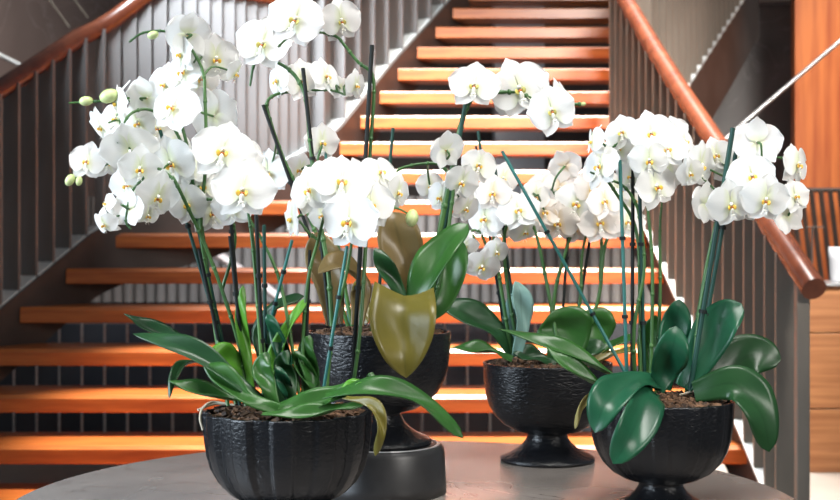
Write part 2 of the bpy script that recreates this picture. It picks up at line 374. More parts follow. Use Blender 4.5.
# ------------------------------------------------------------------ wooden wall, slatted screen and counter on the right
Yw = 9.2
mb = MB()
xa = at(795, 0, Yw).x
mb.box((xa+1.0, Yw+.05, 2.0), (1.0, .05, 2.0)); wr = mb.build('wall_wood', wood_wall, None, False); struct(wr)
sc_ = thing('slatted_screen', (at(815, 0, 8.7).x, 8.7, .9), 'wooden screen of dark leaning slats below the wooden wall', 'screen')
for i in range(13):
    x = 776+i*9.5; mb = MB()
    a, b = at(x+9, 292, 8.7), at(x-3, 190, 8.7); mb.tube([a, b], .018, 4); mb.build('slat', plate_mat, sc_, False)
mb = MB(); a, b = at(780, 190, 8.72), at(905, 190, 8.72); mb.tube([a, b], .018, 6); mb.build('top_bar', plate_mat, sc_)
Yc = 6.6
ct = thing('counter', (at(870, 0, Yc).x, Yc, 0), 'wooden counter front with plank seams and grey ledge at the far right', 'counter')
x0 = at(806, 0, Yc).x; zt = at(0, 286, Yc).z
for k, (z0, z1) in enumerate(((.0, .335), (.341, .735), (.741, zt))):
    mb = MB(); mb.box((x0+.6, Yc+.3, (z0+z1)/2), (.6, .3, (z1-z0)/2)); mb.build('plank', wood_counter, ct, False, .003)
mb = MB(); mb.box((x0+.58, Yc+.28, zt+.008), (.64, .33, .008)); mb.build('ledge', steel, ct, False, .002)
lamp = thing('metal_stand', at(812, 281, 6.7), 'small thin T-shaped metal stand on the counter ledge', 'stand')
zl = zt+.017
lp0 = at(812, 281, 6.75); mb = MB(); mb.tube([(lp0.x, lp0.y, zl), (lp0.x, lp0.y, at(0, 227, 6.75).z)], .006, 8); mb.build('post', plate_mat, lamp)
mb = MB(); mb.box((lp0.x+.01, lp0.y, at(0, 227, 6.75).z), (.05, .02, .003)); mb.build('crossbar', plate_mat, lamp, False)
mb = MB(); mb.lathe([(.0, 0), (.035, 0), (.035, .008), (.0, .008)], 20); o = mb.build('foot', plate_mat, lamp); o.matrix_parent_inverse = Matrix.Identity(4); o.location = Vector((lp0.x, lp0.y, zl))-lamp.location
mb = MB(); mb.lathe([(0, 0), (.035, 0), (.04, .02), (.045, .12), (.05, .19), (.047, .19), (.042, .12), (.036, .02), (0, .02)], 24)
o = mb.build('white_cup', column_mat); o.location = (at(838, 0, 6.72).x, 6.72, zl); tag(o, 'pale tumbler on the counter ledge at the right edge', 'cup')

# ------------------------------------------------------------------ table
tb = thing('round_table', (-.025, 2.198, 0), 'round table with polished grey-brown stone top carrying the four bowls', 'table')
R_ = .692
mb = MB(); mb.lathe([(0, ZT-.03), (R_-.006, ZT-.03), (R_, ZT-.024), (R_, ZT-.006), (R_-.005, ZT), (0, ZT)], 128)
o = mb.build('tabletop', table_stone, tb); o.matrix_parent_inverse = Matrix.Identity(4)
mb = MB(); mb.lathe([(0, 0), (.34, 0), (.34, .02), (.09, .06), (.07, .12), (.07, ZT-.07), (.2, ZT-.03), (0, ZT-.03)], 64)
o = mb.build('table_base', matte_black, tb); o.matrix_parent_inverse = Matrix.Identity(4)

# ------------------------------------------------------------------ bowls
def panels(count, amp):
    def f(a, z):
        u = (a*count/(2*PI)+.25) % 1
        s = 1 if .08 < u < .60 else 0
        e = .022
        for lo, hi in ((.08, .60),):
            s = min(1, max(0, (u-lo)/e))*min(1, max(0, (hi-u)/e))
        return 1+amp*(s-.5)
    return f
def bowl(px, py_rim, wpx, Y, base, label, m, count, amp, ff=.285, name='pedestal_bowl'):
    R = wpx/2*Y/F; zr = at(0, py_rim, Y).z; H = (zr-base)
    x = (px-420)*Y/F
    t = thing(name, (x, Y, base), label, 'bowl', 'black bowls on the stone table')
    fh = ff*H                         # foot height
    bh = H-fh
    def k(r, z): return (r*R, base_z+z)
    base_z = 0
    prof = [(.0, fh+.012), (.28, fh+.004)]
    out = [(.975, 0), (1.0, -.004), (1.0, -.02), (.995, -.12), (.985, -.28), (.958, -.46), (.91, -.61), (.815, -.76), (.68, -.88), (.52, -.96), (.36, -1.0), (.29, -1.0)]
    ins = [(.27, -.93), (.45, -.89), (.62, -.80), (.76, -.68), (.86, -.55), (.91, -.42), (.945, -.28), (.96, -.12), (.965, -.02), (.975, 0)]
    pr = [(r*R, fh+bh*(1+z)) for r, z in ins]+[(r*R, fh+bh*(1+z)) for r, z in out[1:]]
    pr = [(0.0001, pr[0][1])]+pr+[(.0001, fh)]
    md = panels(count, amp) if count else None
    mb = MB(); mb.lathe(pr, 240 if count else 96, (lambda a, z: md(a, z) if z > fh+bh*.05 else 1) if md else None)
    o = mb.build('bowl_body', m, t); o.matrix_parent_inverse = Matrix.Identity(4)
    ft = [(.0001, 0), (.71, 0), (.73, .012), (.735, .10), (.70, .17), (.58, .29), (.46, .45), (.37, .64), (.315, .83), (.30, 1.0), (.33, 1.06), (.0001, 1.06)]
    mb = MB(); mb.lathe([(r*R, z*fh) for r, z in ft], 72)
    o = mb.build('foot', m, t); o.matrix_parent_inverse = Matrix.Identity(4)
    return t, Vector((x, Y, zr)), R
BA = bowl(288, 410, 164, 2.0, ZT, 'black fluted bowl at the front left of the table', iron_a, 12, .06, .19)
STAND_H = .088
BB = bowl(379, 331, 144, 2.28, ZT+STAND_H, 'black bowl raised on the black cylinder behind the front left bowl', iron_b, 0, 0)
BC = bowl(547.5, 362, 129, 2.616, ZT, 'black rippled bowl on flared foot standing farthest back on the table', iron_b, 0, 0)
BD = bowl(661, 399, 142, 2.12, ZT, 'black bowl at the front right of the table under drooping blue-green leaves', iron_a, 14, .02, .26)
sd = thing('display_stand', (BB[1].x+.006, 2.28, ZT), 'low black cylinder stand under the raised bowl', 'stand')
mb = MB(); mb.lathe([(.0001, 0), (.117, 0), (.1165, .02), (.1135, STAND_H-.012), (.110, STAND_H-.003), (.1065, STAND_H-.001), (.0001, STAND_H-.001)], 96)
o = mb.build('stand_body', matte_black, sd); o.matrix_parent_inverse = Matrix.Identity(4)
mb = MB(); mb.lathe([(.099, STAND_H-.002), (.099, STAND_H), (.1045, STAND_H), (.1045, STAND_H-.002)], 96)  # edge highlight modelled as a thin pale ring
o = mb.build('highlight_ring', highlight_mat, sd); o.matrix_parent_inverse = Matrix.Identity(4)

def bark(b, label):
    t, c, R = b; mb = MB(); rr = .945*R
    # slightly domed bed
    vs = [(0, 0, -.004)]; n = 40
    for i in range(1, 7):
        for k in range(n):
            a = 2*PI*k/n; r = rr*i/6
            vs.append((r*math.cos(a), r*math.sin(a), -.016+.011*(1-(i/6)**2)+random.uniform(-.002, .002)))
    fs = [(0, 1+k, 1+(k+1) % n) for k in range(n)]
    for i in range(5):
        for k in range(n): fs.append((1+i*n+k, 1+(i+1)*n+k, 1+(i+1)*n+(k+1) % n, 1+i*n+(k+1) % n))
    mb.add(vs, fs)
    for i in range(420):
        a = random.uniform(0, 2*PI); r = rr*.96*math.sqrt(random.random())
        M = Matrix.Rotation(random.uniform(0, PI), 3, 'Z') @ Matrix.Rotation(random.uniform(-.7, .7), 3, 'X') @ Matrix.Rotation(random.uniform(-.7, .7), 3, 'Y')
        mb.box((r*math.cos(a), r*math.sin(a), -.008+.010*(1-(r/rr)**2)+random.uniform(0, .004)), (random.uniform(.003, .009), random.uniform(.002, .005), random.uniform(.001, .003)), M)
    o = mb.build('potting_bark', bark_mat, None, False); o.location = c
    tag(o, label, 'bark', 'bark beds in the black bowls', 'stuff')
bark(BA, 'brown bark chips filling the front left fluted bowl'); bark(BB, 'brown bark chips filling the bowl raised on the cylinder')
bark(BC, 'brown bark chips filling the farthest back bowl'); bark(BD, 'brown bark chips filling the front right bowl')

# ------------------------------------------------------------------ orchid flower meshes (a few variants, shared by all flowers)
def tepal(mb, ang, L, W, z0, rng, cup, back, round_=1.0, ruffle=.02, base_w=.12, r0=.03):
    nu, nv = 8, 10; vs = []; uvs = []
    ca, sa = math.cos(ang), math.sin(ang); ph = rng.uniform(0, 6)
    for j in range(nv+1):
        t = .5-.5*math.cos(PI*j/nv) if j else 0
        wd = W*(max(0, math.sin(PI*min(1, (t**.80)*.985+.012))))**(.62/round_)
        wd = max(wd, W*base_w*(1-t))
        if j == nv: wd = W*.20
        for i in range(nu+1):
            u = -1+2*i/nu
            x = r0+t*L*(1-.07*(abs(u)**2)*t); y = u*wd/2
            z = z0+back*L*(t**1.6)+cup*W*(u*u)*(.35+.3*t)+ruffle*W*math.sin(3.1*u+ph+3*t)*t+.02*W*math.exp(-(u*4)**2)
            vs.append((ca*x-sa*y, sa*x+ca*y, z)); uvs.append((i/nu, t))
    fs = [(j*(nu+1)+i, (j+1)*(nu+1)+i, (j+1)*(nu+1)+i+1, j*(nu+1)+i+1) for j in range(nv) for i in range(nu)]
    mb.add(vs, fs, 0, uvs)
def make_flower(seed, fold=0.0):
    r = random.Random(seed); mb = MB(); j = lambda s: r.uniform(-s, s)
    back = -.10-fold
    tepal(mb, PI/2+j(.08), .47+j(.03), .42+j(.03), -.022, r, .08+j(.06), back-.06+j(.08), 1.2)
    for s in (-1, 1):
        tepal(mb, -PI/2+s*(.62+j(.08)), .46+j(.03), .40+j(.03), -.024, r, .08+j(.06), back-.04+j(.08), 1.2)
    for s in (-1, 1):
        a = .16+j(.08); a = a if s > 0 else PI-a
        tepal(mb, a, .49+j(.02), .68+j(.05), .006, r, .02+j(.07), back*.8+j(.08), 1.35, .03, .10, .02)
    tep = mb.mesh('flower_tepals_%d' % seed)
    lb = MB()
    # column
    lb.ell((0, .012, .035), (.026, .024, .045), None, 10, 0)
    # side lobes
    for s in (-1, 1):
        M = Matrix.Rotation(s*.55, 3, 'Y') @ Matrix.Rotation(-.35, 3, 'X')
        lb.ell((s*.045, -.045, .055), (.014, .040, .045), M, 10, 1)
    # callus, mid lobe
    lb.ell((0, -.040, .045), (.026, .020, .022), None, 8, 2)
    M = Matrix.Rotation(.5, 3, 'X')
    lb.ell((0, -.105, .060), (.030, .062, .013), M, 10, 0)
    lb.ell((0, -.165, .085), (.040, .020, .009), M, 8, 0)
    for s in (-1, 1):
        lb.tube([(s*.015, -.175, .087), (s*.04, -.21, .10), (s*.045, -.225, .125), (s*.03, -.215, .14)], [.006, .004, .003, .002], 5, 0)
    lip = lb.mesh('flower_lip_%d' % seed)
    return tep, lip
FV = [make_flower(s, f) for s, f in ((1, 0.), (2, .05), (3, -.05), (4, .10), (5, 0.), (6, .32), (7, .42))]
LIPS = {}
def meshes(v, kind):
    key = (v, kind)
    if key not in LIPS:
        tep, lip = FV[v][0].copy(), FV[v][1].copy()
        tep.materials.append(petal_cream if kind == 'c' else petal_white)
        for m in (lip_white, lip_green if kind == 'g' else lip_yellow, lip_spot): lip.materials.append(m)
        LIPS[key] = (tep, lip)
    return LIPS[key]

def leaf(plant, pts, Y, wpx, kind='g', face=(0, -.35, 1), fold=.18, tipw=.55, label=None, base=.45, pw=2.0, ex=.62):
    P = [at(p[0], p[1], Y+(p[2] if len(p) > 2 else 0)) for p in pts]
    n = 22; S = spline(P, n); W = wpx*Y/F; nu = 8; face = Vector(face).normalized()
    top, bot, uvs = [], [], []
    for i, p in enumerate(S):
        t = i/(n-1)
        tan = (S[min(i+1, n-1)]-S[max(i-1, 0)]).normalized()
        side = tan.cross(face)
        side = side.normalized() if side.length > .05 else Vector((1, 0, 0))
        if i and side.dot(ps) < 0: side = -side
        ps = side
        nor = side.cross(tan).normalized()
        if nor.dot(face) < 0: nor = -nor
        k = min(1, base+(1-base)*(t/.55)) if t < .55 else 1
        e = 1 if t < tipw else max(0, 1-((t-tipw)/(1-tipw))**pw)**ex
        wd = W*k*e
        for q in range(nu+1):
            u = -1+2*q/nu
            c = p+side*(u*wd/2)+nor*(abs(u)**1.4*wd*fold+.006*math.sin(t*9+u*2)*wd/W if W else 0)
            top.append(c+nor*.0008); bot.append(c-nor*.0008); uvs.append((q/nu, t))
    m = nu+1; fs = []
    o_ = len(top)
    for i in range(n-1):
        for q in range(nu):
            a = i*m+q; fs.append((a, a+1, a+m+1, a+m)); fs.append((o_+a, o_+a+m, o_+a+m+1, o_+a+1))
        a = i*m; fs.append((a, a+m, o_+a+m, o_+a)); a = i*m+nu; fs.append((a, o_+a, o_+a+m, a+m))
    mb = MB(); mb.add(top+bot, fs, 0, uvs+uvs)
    o = mb.build('leaf', LEAF[kind], plant)
    if label: o['label'] = label
    return o

def orchid(label, base, Y, spikes, flowers, leaves=(), stakes=(), buds=(), roots=(), group=None, rng=1, clips=True, fs=1.0, wild=1.0):
    """base: pixel of the crown; spikes: polylines in pixels (x, y, dY); flowers: (x, y, width px, yaw, pitch, dY, kind, variant)"""
    r = random.Random(rng)
    bp = at(base[0], base[1], Y)
    group = next('white orchids planted in the %s bowl' % k for k in ('front left', 'raised', 'farthest', 'front right') if k+' bowl' in label)
    t = thing('orchid_plant', bp, label, 'orchid', group)
    lines = []
    for sp in spikes:
        rad = 1.95*Y/F; dark = False
        if isinstance(sp, dict): rad = sp.get('r', 1.95)*Y/F; dark = sp.get('dark', False); sp = sp['p']
        S = spline([at(p[0], p[1], Y+(p[2] if len(p) > 2 else 0)) for p in sp], 12*len(sp))
        N = len(S); rs = [rad*(1-.5*(i/N)**1.5)*(1+.10*max(0, math.sin(i*.9))**8) for i in range(N)]
        lines.append((S, rs, dark, MB()))
    for (S, rs, dark, mb) in lines:
        mb.tube(S, rs, 8)
        for i in range(9, len(S)-2, 11): mb.ell(S[i], (rs[i]*1.35, rs[i]*1.35, rs[i]*1.6), None, 8)
    for f in flowers:
        x, y, wd, yaw, pit = f[:5]; dz = f[5] if len(f) > 5 else 0; kind = f[6] if len(f) > 6 else 'y'; v = f[7] if len(f) > 7 else r.randrange(5)
        yaw += r.uniform(-14, 14)*wild; pit += r.uniform(-9, 9)*wild; Yf = Y+dz+r.uniform(-.012, .012)
        p = at(x, y, Yf); a, b = math.radians(yaw), math.radians(pit)
        fwd = Vector((math.sin(a)*math.cos(b), -math.cos(a)*math.cos(b), math.sin(b)))
        up = Vector((0, 0, 1)); X = up.cross(fwd).normalized(); U = fwd.cross(X)
        M = Matrix((X, U, fwd)).transposed() @ Matrix.Rotation(math.radians(r.uniform(-20, 20)), 3, 'Z')
        s = wd*fs*1.10*Yf/F
        tm, lm = meshes(v, kind)
        o = bpy.data.objects.new('flower', tm); C.objects.link(o); o.parent = t
        o.matrix_local = Matrix.Translation(p-bp) @ M.to_4x4() @ Matrix.Diagonal((s*r.uniform(.86, 1.06), s*r.uniform(.92, 1.05), s, 1))
        l = bpy.data.objects.new('lip', lm); C.objects.link(l); l.parent = o; l.scale = (1.25, 1.25, 1.1)
        if kind == 'y': l['label'] = 'yellow and amber flower lip'
        # pedicel to the nearest spike
        q = p-fwd*s*.03
        best = min(((sp_, k) for k, (S, _, _, _) in enumerate(lines) for sp_ in S[len(S)//3:]), key=lambda z: (z[0]-q).length)
        mid = (q+best[0])/2-fwd*s*.22+Vector((0, 0, .006))
        lines[best[1]][3].tube(spline([best[0], mid, q], 8), 1.15*Y/F, 6)
    for (bx, by, br, ang) in buds:
        p = at(bx, by, Y); M = Matrix.Rotation(math.radians(ang), 3, 'Y')
        mb = MB(); mb.ell((0, 0, 0), (br*Y/F*.72, br*Y/F*.72, br*Y/F), M, 12)
        o = mb.build('bud', bud_mat, t); o.matrix_parent_inverse = Matrix.Identity(4); o.location = p-bp
        best = min(((sp_, k) for k, (S, _, _, _) in enumerate(lines) for sp_ in S), key=lambda z: (z[0]-p).length)
        lines[best[1]][3].tube([best[0], p], .9*Y/F, 6)
    for (S, rs, dark, mb) in lines: mb.build('flower_stem', stem_dark if dark else stem_green, t)
    for s in stakes:
        (x0, y0, d0), (x1, y1, d1) = s[0], s[1]; m = {'g': stake_mat, 't': stake_blue, 'k': stake_black}[s[2] if len(s) > 2 else 'g']
        a, b = at(x0, y0, Y+d0-.015), at(x1, y1, Y+d1-.01)
        rr = (s[3] if len(s) > 3 else 2.2)*.84*Y/F
        mb = MB(); mb.tube([a, a.lerp(b, .5), b], rr, 8); sk = mb.build('support_stake', m, t)
        if clips:
            mb = MB()
            for k in (.35, .7):
                mb = MB(); c = a.lerp(b, k); d = (b-a).normalized(); mb.tube([c-d*.003, c+d*.003], rr*1.7, 8)
                mb.build('clip', stake_black, sk)
    for lf in leaves: leaf(t, *lf) if not isinstance(lf, dict) else leaf(t, **lf)
    for ro in roots:
        mb = MB(); mb.tube(spline([at(p[0], p[1], Y+(p[2] if len(p) > 2 else 0)) for p in ro], 20), 1.3*Y/F, 6); mb.build('aerial_root', root_mat, t)
    return t
CAMF = (0, -1, .25)    # leaf blades that turn towards the viewer
UPF = (0, -.45, 1)

# ---- front left bowl
orchid('white orchid in the front left bowl arching over to the left at its very top', (236, 404), 1.99,
    [[(236, 404), (222, 345, .02), (208, 280, .02), (201, 225, .01), (206, 160), (205, 98), (203, 72), (192, 50), (180, 37), (163, 31), (143, 33), (129, 42)]],
    [(187, 34, 50, -150, 10, -.01), (181, 53, 44, -50, -10, .01), (184, 72, 50, -35, 20, .03), (216, 58, 48, 35, -5, .02), (236, 73, 34, 70, -25, .03, 'y', 5),
     (214, 116, 60, 160, 10, .03), (165, 84, 44, -30, 10, .05), (200, 78, 44, 10, 10, .06)],
    [([(268, 408, -.05), (236, 382, -.05), (190, 349, -.03), (133, 334)], 1.96, 21, 'd', (.1, -.9, .7)), ([(278, 410, -.08), (246, 398, -.08), (222, 376, -.06), (204, 362, -.04)], 1.97, 22, 'g', (.2, -.9, .6)), ([(245, 370, .06), (195, 346, .08), (152, 328, .1), (124, 314, .1)], 1.99, 15, 'd', UPF),
     ([(235, 395, .02), (205, 365, .04), (184, 364, .03), (173, 378, .0), (169, 399, -.02)], 1.98, 9, 'd', (.2, -.6, 1))],
    [((199, 249, .02), (231, 400, .03), 'k'), ((193, 205, .03), (236, 404, .04), 'g')], [(153, 35, 6, 70)],
    [[(228, 404), (212, 402), (203, 408, -.02), (200, 418, -.03), (203, 430, -.03)], [(235, 405), (215, 404), (198, 410, -.02)]], rng=11, fs=0.95, wild=1)
orchid('white orchid in the front left bowl with spike ending in green buds at left', (228, 406), 1.97,
    [[(228, 406), (218, 350, .04), (204, 250, .04), (190, 170, .02), (172, 125, .02), (150, 110, 0), (132, 113, -.01), (122, 127, -.02), (117, 142, -.02)],
     [(228, 406), (212, 300, .05), (196, 190, .05), (178, 118, .04), (150, 103, .03), (110, 101, .02), (86, 102, .02), (69, 103, .02)],
     {'p': [(190, 190, .02), (160, 160, .02), (120, 160, .02), (95, 170, .02), (78, 177, .02), (70, 182, .02)], 'r': 1.6}],
    [(117, 102, 42, -70, -5, 0, 'y', 5), (101, 126, 40, -55, -30, -.01), (147, 98, 48, 165, 20, .02), (138, 122, 42, -30, -20, .05), (174, 107, 58, -8, 5, -.03),
     (131, 150, 62, -5, -42, -.02), (140, 168, 48, 10, -15, -.04), (87, 161, 40, -15, 0, 0), (107, 162, 34, 30, -10, .05),
     (174, 143, 34, 20, 5, .06), (158, 128, 44, 0, 10, .07), (116, 118, 36, -20, 0, .06)],
    [([(285, 411), (238, 401), (197, 389), (168, 381)], 1.93, 17, 'g', UPF), ([(252, 400, .01), (238, 368, .0), (222, 356, -.02), (208, 354, -.03)], 1.97, 25, 'b', (.1, -.8, .6))],
    [((160, 130, .05), (240, 405, .05), 'g')], [(86, 101, 7, 85), (109, 96, 10, 70), (70, 180, 6.5, 30), (79, 181, 5, 10)], rng=12, fs=0.95, wild=1.2)
orchid('white orchid in the front left bowl with half-open flowers hanging at far left', (246, 406), 1.96,
    [[(246, 406), (240, 350, .02), (222, 290, .02), (203, 240, .01), (190, 212), (177, 185, -.02), (171, 177, -.02), (152, 166, -.02), (142, 180, -.02), (133, 190, -.03), (128, 205, -.03), (126, 222, -.03), (131, 229, -.03)],
     {'p': [(222, 290, .03), (235, 240, .03), (225, 205, .02), (205, 198, .02), (190, 185, .02)], 'r': 1.8}],
    [(171, 163, 54, -5, -20, .0), (127, 184, 42, -20, -5, .02), (158, 196, 50, 15, -35, -.01), (187, 203, 44, -10, -25, .01), (212, 212, 46, 20, -10, .05),
     (106, 203, 26, -60, 10, -.02, 'y', 6), (104, 224, 30, -30, -40, -.03, 'y', 6), (130, 209, 42, 150, 5, -.03), (203, 186, 42, 5, 5, .04), (148, 215, 30, 30, -30, .0, 'y', 6),
     (192, 168, 44, -10, 20, .05), (228, 180, 40, 0, 10, .08)],
    [([(253, 400), (246, 350), (241, 315), (243, 285)], 1.97, 13, 'b', CAMF), ([(262, 404), (272, 366), (290, 325), (307, 298)], 1.95, 16, 'b', (-.6, -1, .3)),
     ([(258, 404), (232, 390), (215, 370), (205, 350)], 1.99, 20, 'd', (.1, -.9, .5)), ([(276, 408, -.05), (268, 385, -.05), (262, 368, -.04), (268, 352, -.03)], 1.96, 20, 'g', CAMF)],
    [((230, 236, .02), (247, 400, .03), 'k', 2.4), ((224, 140, .03), (246, 400, .04), 'k', 2.2)], [], rng=13, fs=0.96, wild=1.2)
orchid('white orchid in the front left bowl with two big flowers facing forward', (264, 407), 1.93,
    [[(264, 407), (260, 340), (254, 260), (250, 225), (246, 205), (238, 190)], [(270, 407), (262, 330, .04), (250, 220, .04), (232, 165, .03), (214, 145, .03)],
     [(300, 398, .02), (282, 290, .03), (262, 240, .03), (246, 214, .03)]],
    [(223, 151, 66, 5, 8, -.02), (243, 190, 66, -3, 5, -.06), (245, 155, 44, 30, 10, .05), (255, 178, 40, 40, 0, .06), (232, 208, 44, -10, -25, .03)],
    [([(288, 404), (286, 360), (276, 330), (267, 314)], 1.95, 17, 't', (-.5, -1, .3)), ([(280, 404, .06), (264, 345, .07), (276, 310, .05), (304, 296, .04)], 1.96, 26, 'd', (0, -.7, 1)),
     ([(266, 411), (300, 406), (336, 396), (363, 383)], 1.90, 26, 'g', (0, -.7, .8)), ([(262, 415), (318, 412), (365, 404)], 1.875, 18, 'g', (0, -.6, 1)), ([(292, 404), (290, 380), (282, 365), (288, 350)], 1.94, 18, 'd', CAMF), ([(300, 404), (312, 380), (306, 352), (310, 335)], 1.95, 18, 'g', CAMF)],
    [((256, 210, .0), (264, 396, .02), 'k', 2.4), ((264, 225, .03), (266, 396, .06), 'g'), ((292, 240, .03), (268, 330, .05), 't', 2.0)], [], rng=14, fs=0.93, wild=0.6)
orchid('white orchid in the front left bowl holding the flower cluster at the middle', (318, 404), 1.95,
    [[(303, 402), (303, 340), (308, 280), (318, 240), (325, 215), (333, 198), (345, 192)], [(326, 396), (333, 330), (346, 275), (352, 240), (356, 215), (372, 205)],
     {'p': [(318, 240), (308, 232), (300, 222), (290, 217)], 'r': 1.6}, {'p': [(356, 235, .02), (380, 215, .02), (395, 208, .02), (412, 216, .02)], 'r': 1.6}],
    [(309, 190, 52, -12, 10, 0), (342, 181, 60, -2, 12, -.02), (292, 218, 44, -62, -10, -.01), (371, 204, 52, 12, 5, -.03), (349, 220, 62, -28, -12, -.05),
     (380, 172, 44, 20, 25, .03), (398, 192, 42, 58, -5, .02), (326, 172, 42, -20, 20, .05), (360, 178, 40, 30, 15, .06), (322, 215, 34, -40, -10, .04)],
    [([(325, 398, -.06), (372, 388, -.08), (420, 402, -.08), (463, 438, -.08)], 1.95, 27, 'g', (0, -.6, 1)), ([(345, 398, -.1), (372, 404, -.13), (381, 428, -.15), (375, 456, -.15)], 1.95, 12, 'o', (.5, -1, .4)),
     ([(330, 402, -.05), (355, 386, -.06), (378, 384, -.06)], 1.95, 14, 'b', UPF), ([(295, 404, .02), (285, 385, -.02), (277, 366, -.02)], 1.95, 14, 't', CAMF), ([(310, 403), (314, 385), (300, 362), (296, 350)], 1.95, 16, 'g', CAMF)],
    [((347, 246, .0), (323, 392, .0), 't', 2.0), ((310, 250, .02), (304, 396, .02), 'k', 2.0)], [(412, 218, 9, 10)], rng=15, fs=0.95, wild=1)
orchid('white orchid in the front left bowl with tall stake and two topmost flowers', (352, 394), 2.02,
    [[(352, 394, -.02), (360, 330, -.02), (366, 240), (370, 155), (374, 95), (371, 73), (358, 62), (345, 46), (335, 36), (312, 32), (290, 37), (278, 47)]],
    [(296, 19, 56, -5, 8, -.02, 'g'), (341, 20, 44, 25, -5, .0, 'g', 3)],
    [([(330, 398, -.04), (345, 394, -.04), (368, 383, -.05), (372, 372, -.05)], 2.02, 14, 'g', UPF)],
    [((372, 45, .01), (352, 392, .0), 'k', 2.6)], [], rng=16, fs=0.95, wild=1)
# ---- raised bowl
orchid('white orchid in the raised bowl with a dark spike ending in one flower', (332, 326), 2.24,
    [{'p': [(332, 326), (328, 270), (318, 210), (311, 150), (306, 100), (298, 80), (284, 66), (263, 58), (254, 65), (250, 86)], 'r': 2.4, 'dark': False}],
    [(263, 43, 54, -5, 5, -.02, 'g'), (281, 35, 30, 30, 20, .04, 'g')],
    [([(335, 325, .02), (330, 285, .03), (322, 255, .04), (316, 232, .04)], 2.24, 38, 'n', CAMF), ([(358, 325, .0), (360, 285, .0), (340, 264, -.02), (318, 274, -.04)], 2.24, 30, 'n', (0, -.5, 1))],
    [((303, 68, .01), (330, 325, .02), 'k', 2.3)], [], rng=17, fs=0.97, wild=1)
orchid('white orchid in the raised bowl with small flowers on a short sideways branch', (348, 326), 2.32,
    [[(348, 326), (330, 270), (300, 195), (282, 155), (270, 120), (267, 103), (275, 95), (290, 92), (320, 90), (335, 91), (345, 95)],
     [(352, 326), (340, 260), (330, 200), (318, 165), (322, 145)]],
    [(277, 80, 40, -40, -5, .0), (302, 80, 42, 15, 5, .0), (326, 76, 40, 35, 5, 0), (356, 85, 32, 45, -20, 0, 'y'), (322, 142, 38, 10, 0, .0), (268, 172, 48, -25, -5, .06), (300, 170, 36, 20, 0, .06), (258, 190, 34, -30, 0, .07), (340, 88, 26, 160, 0, .02)],
    [([(372, 326, -.06), (384, 330, -.1), (384, 345, -.12), (376, 357, -.12)], 2.32, 26, 'd', CAMF), ([(365, 324, -.02), (362, 300, .0), (356, 280, 0)], 2.32, 18, 'o', CAMF)],
    [((263, 105, .01), (342, 326, .01), 'k', 2.0), ((393, 128, .03), (376, 326, .03), 'g', 2.0), ((322, 130, .03), (350, 326, .03), 't', 1.8)], [], rng=18, fs=0.95, wild=1.3)
orchid('white orchid in the raised bowl with broad olive leaves and three large flowers', (428, 320), 2.24,
    [{'p': [(424, 322), (432, 290), (440, 230), (452, 170), (460, 130), (467, 106), (480, 93), (500, 92), (520, 93), (540, 103), (560, 104), (583, 104)], 'r': 3.0},
     {'p': [(428, 322), (442, 270), (450, 215), (453, 185), (447, 172), (438, 164), (420, 164), (402, 168), (394, 174)], 'r': 2.2}],
    [(474, 85, 54, -10, 8, -.02, 'g'), (519, 88, 64, -4, 8, .0, 'g'), (552, 110, 58, 3, -5, -.03, 'g'), (512, 104, 40, 0, -40, .03), (562, 95, 40, 60, 20, .04),
     (446, 150, 46, -150, 10, -.02), (479, 165, 42, 25, 10, .02), (462, 182, 42, 5, -20, .0), (441, 197, 40, -20, -10, .02), (466, 208, 36, 30, -20, .03), (430, 186, 36, 25, 0, .08)],
    [([(404, 296, -.10), (403, 318, -.14), (404, 350, -.16), (406, 378, -.16)], 2.24, 66, 'o', CAMF, .26, .35, 'olive green broad leaf hanging over the rim', .85, 1.5, .85),
     ([(412, 318, -.02), (406, 270, -.03), (398, 235, -.03), (391, 212, -.02)], 2.24, 44, 'n', CAMF), ([(410, 318, -.03), (396, 285, -.05), (384, 265, -.06), (375, 248, -.06)], 2.24, 18, 'd', CAMF),
     ([(412, 318, -.04), (424, 280, -.06), (444, 250, -.05), (468, 224, -.03)], 2.24, 38, 'g', (-.5, -1, .5)), ([(425, 318, .02), (440, 300, .02), (452, 265, .04), (462, 240, .04)], 2.24, 34, 'g', CAMF)],
    [((466, 100, .01), (428, 318, .02), 'g', 2.6), ((455, 160, .02), (432, 320, .03), 'k', 2.0)], [(583, 104, 3, 80)], rng=19, fs=0.88, wild=1.2)
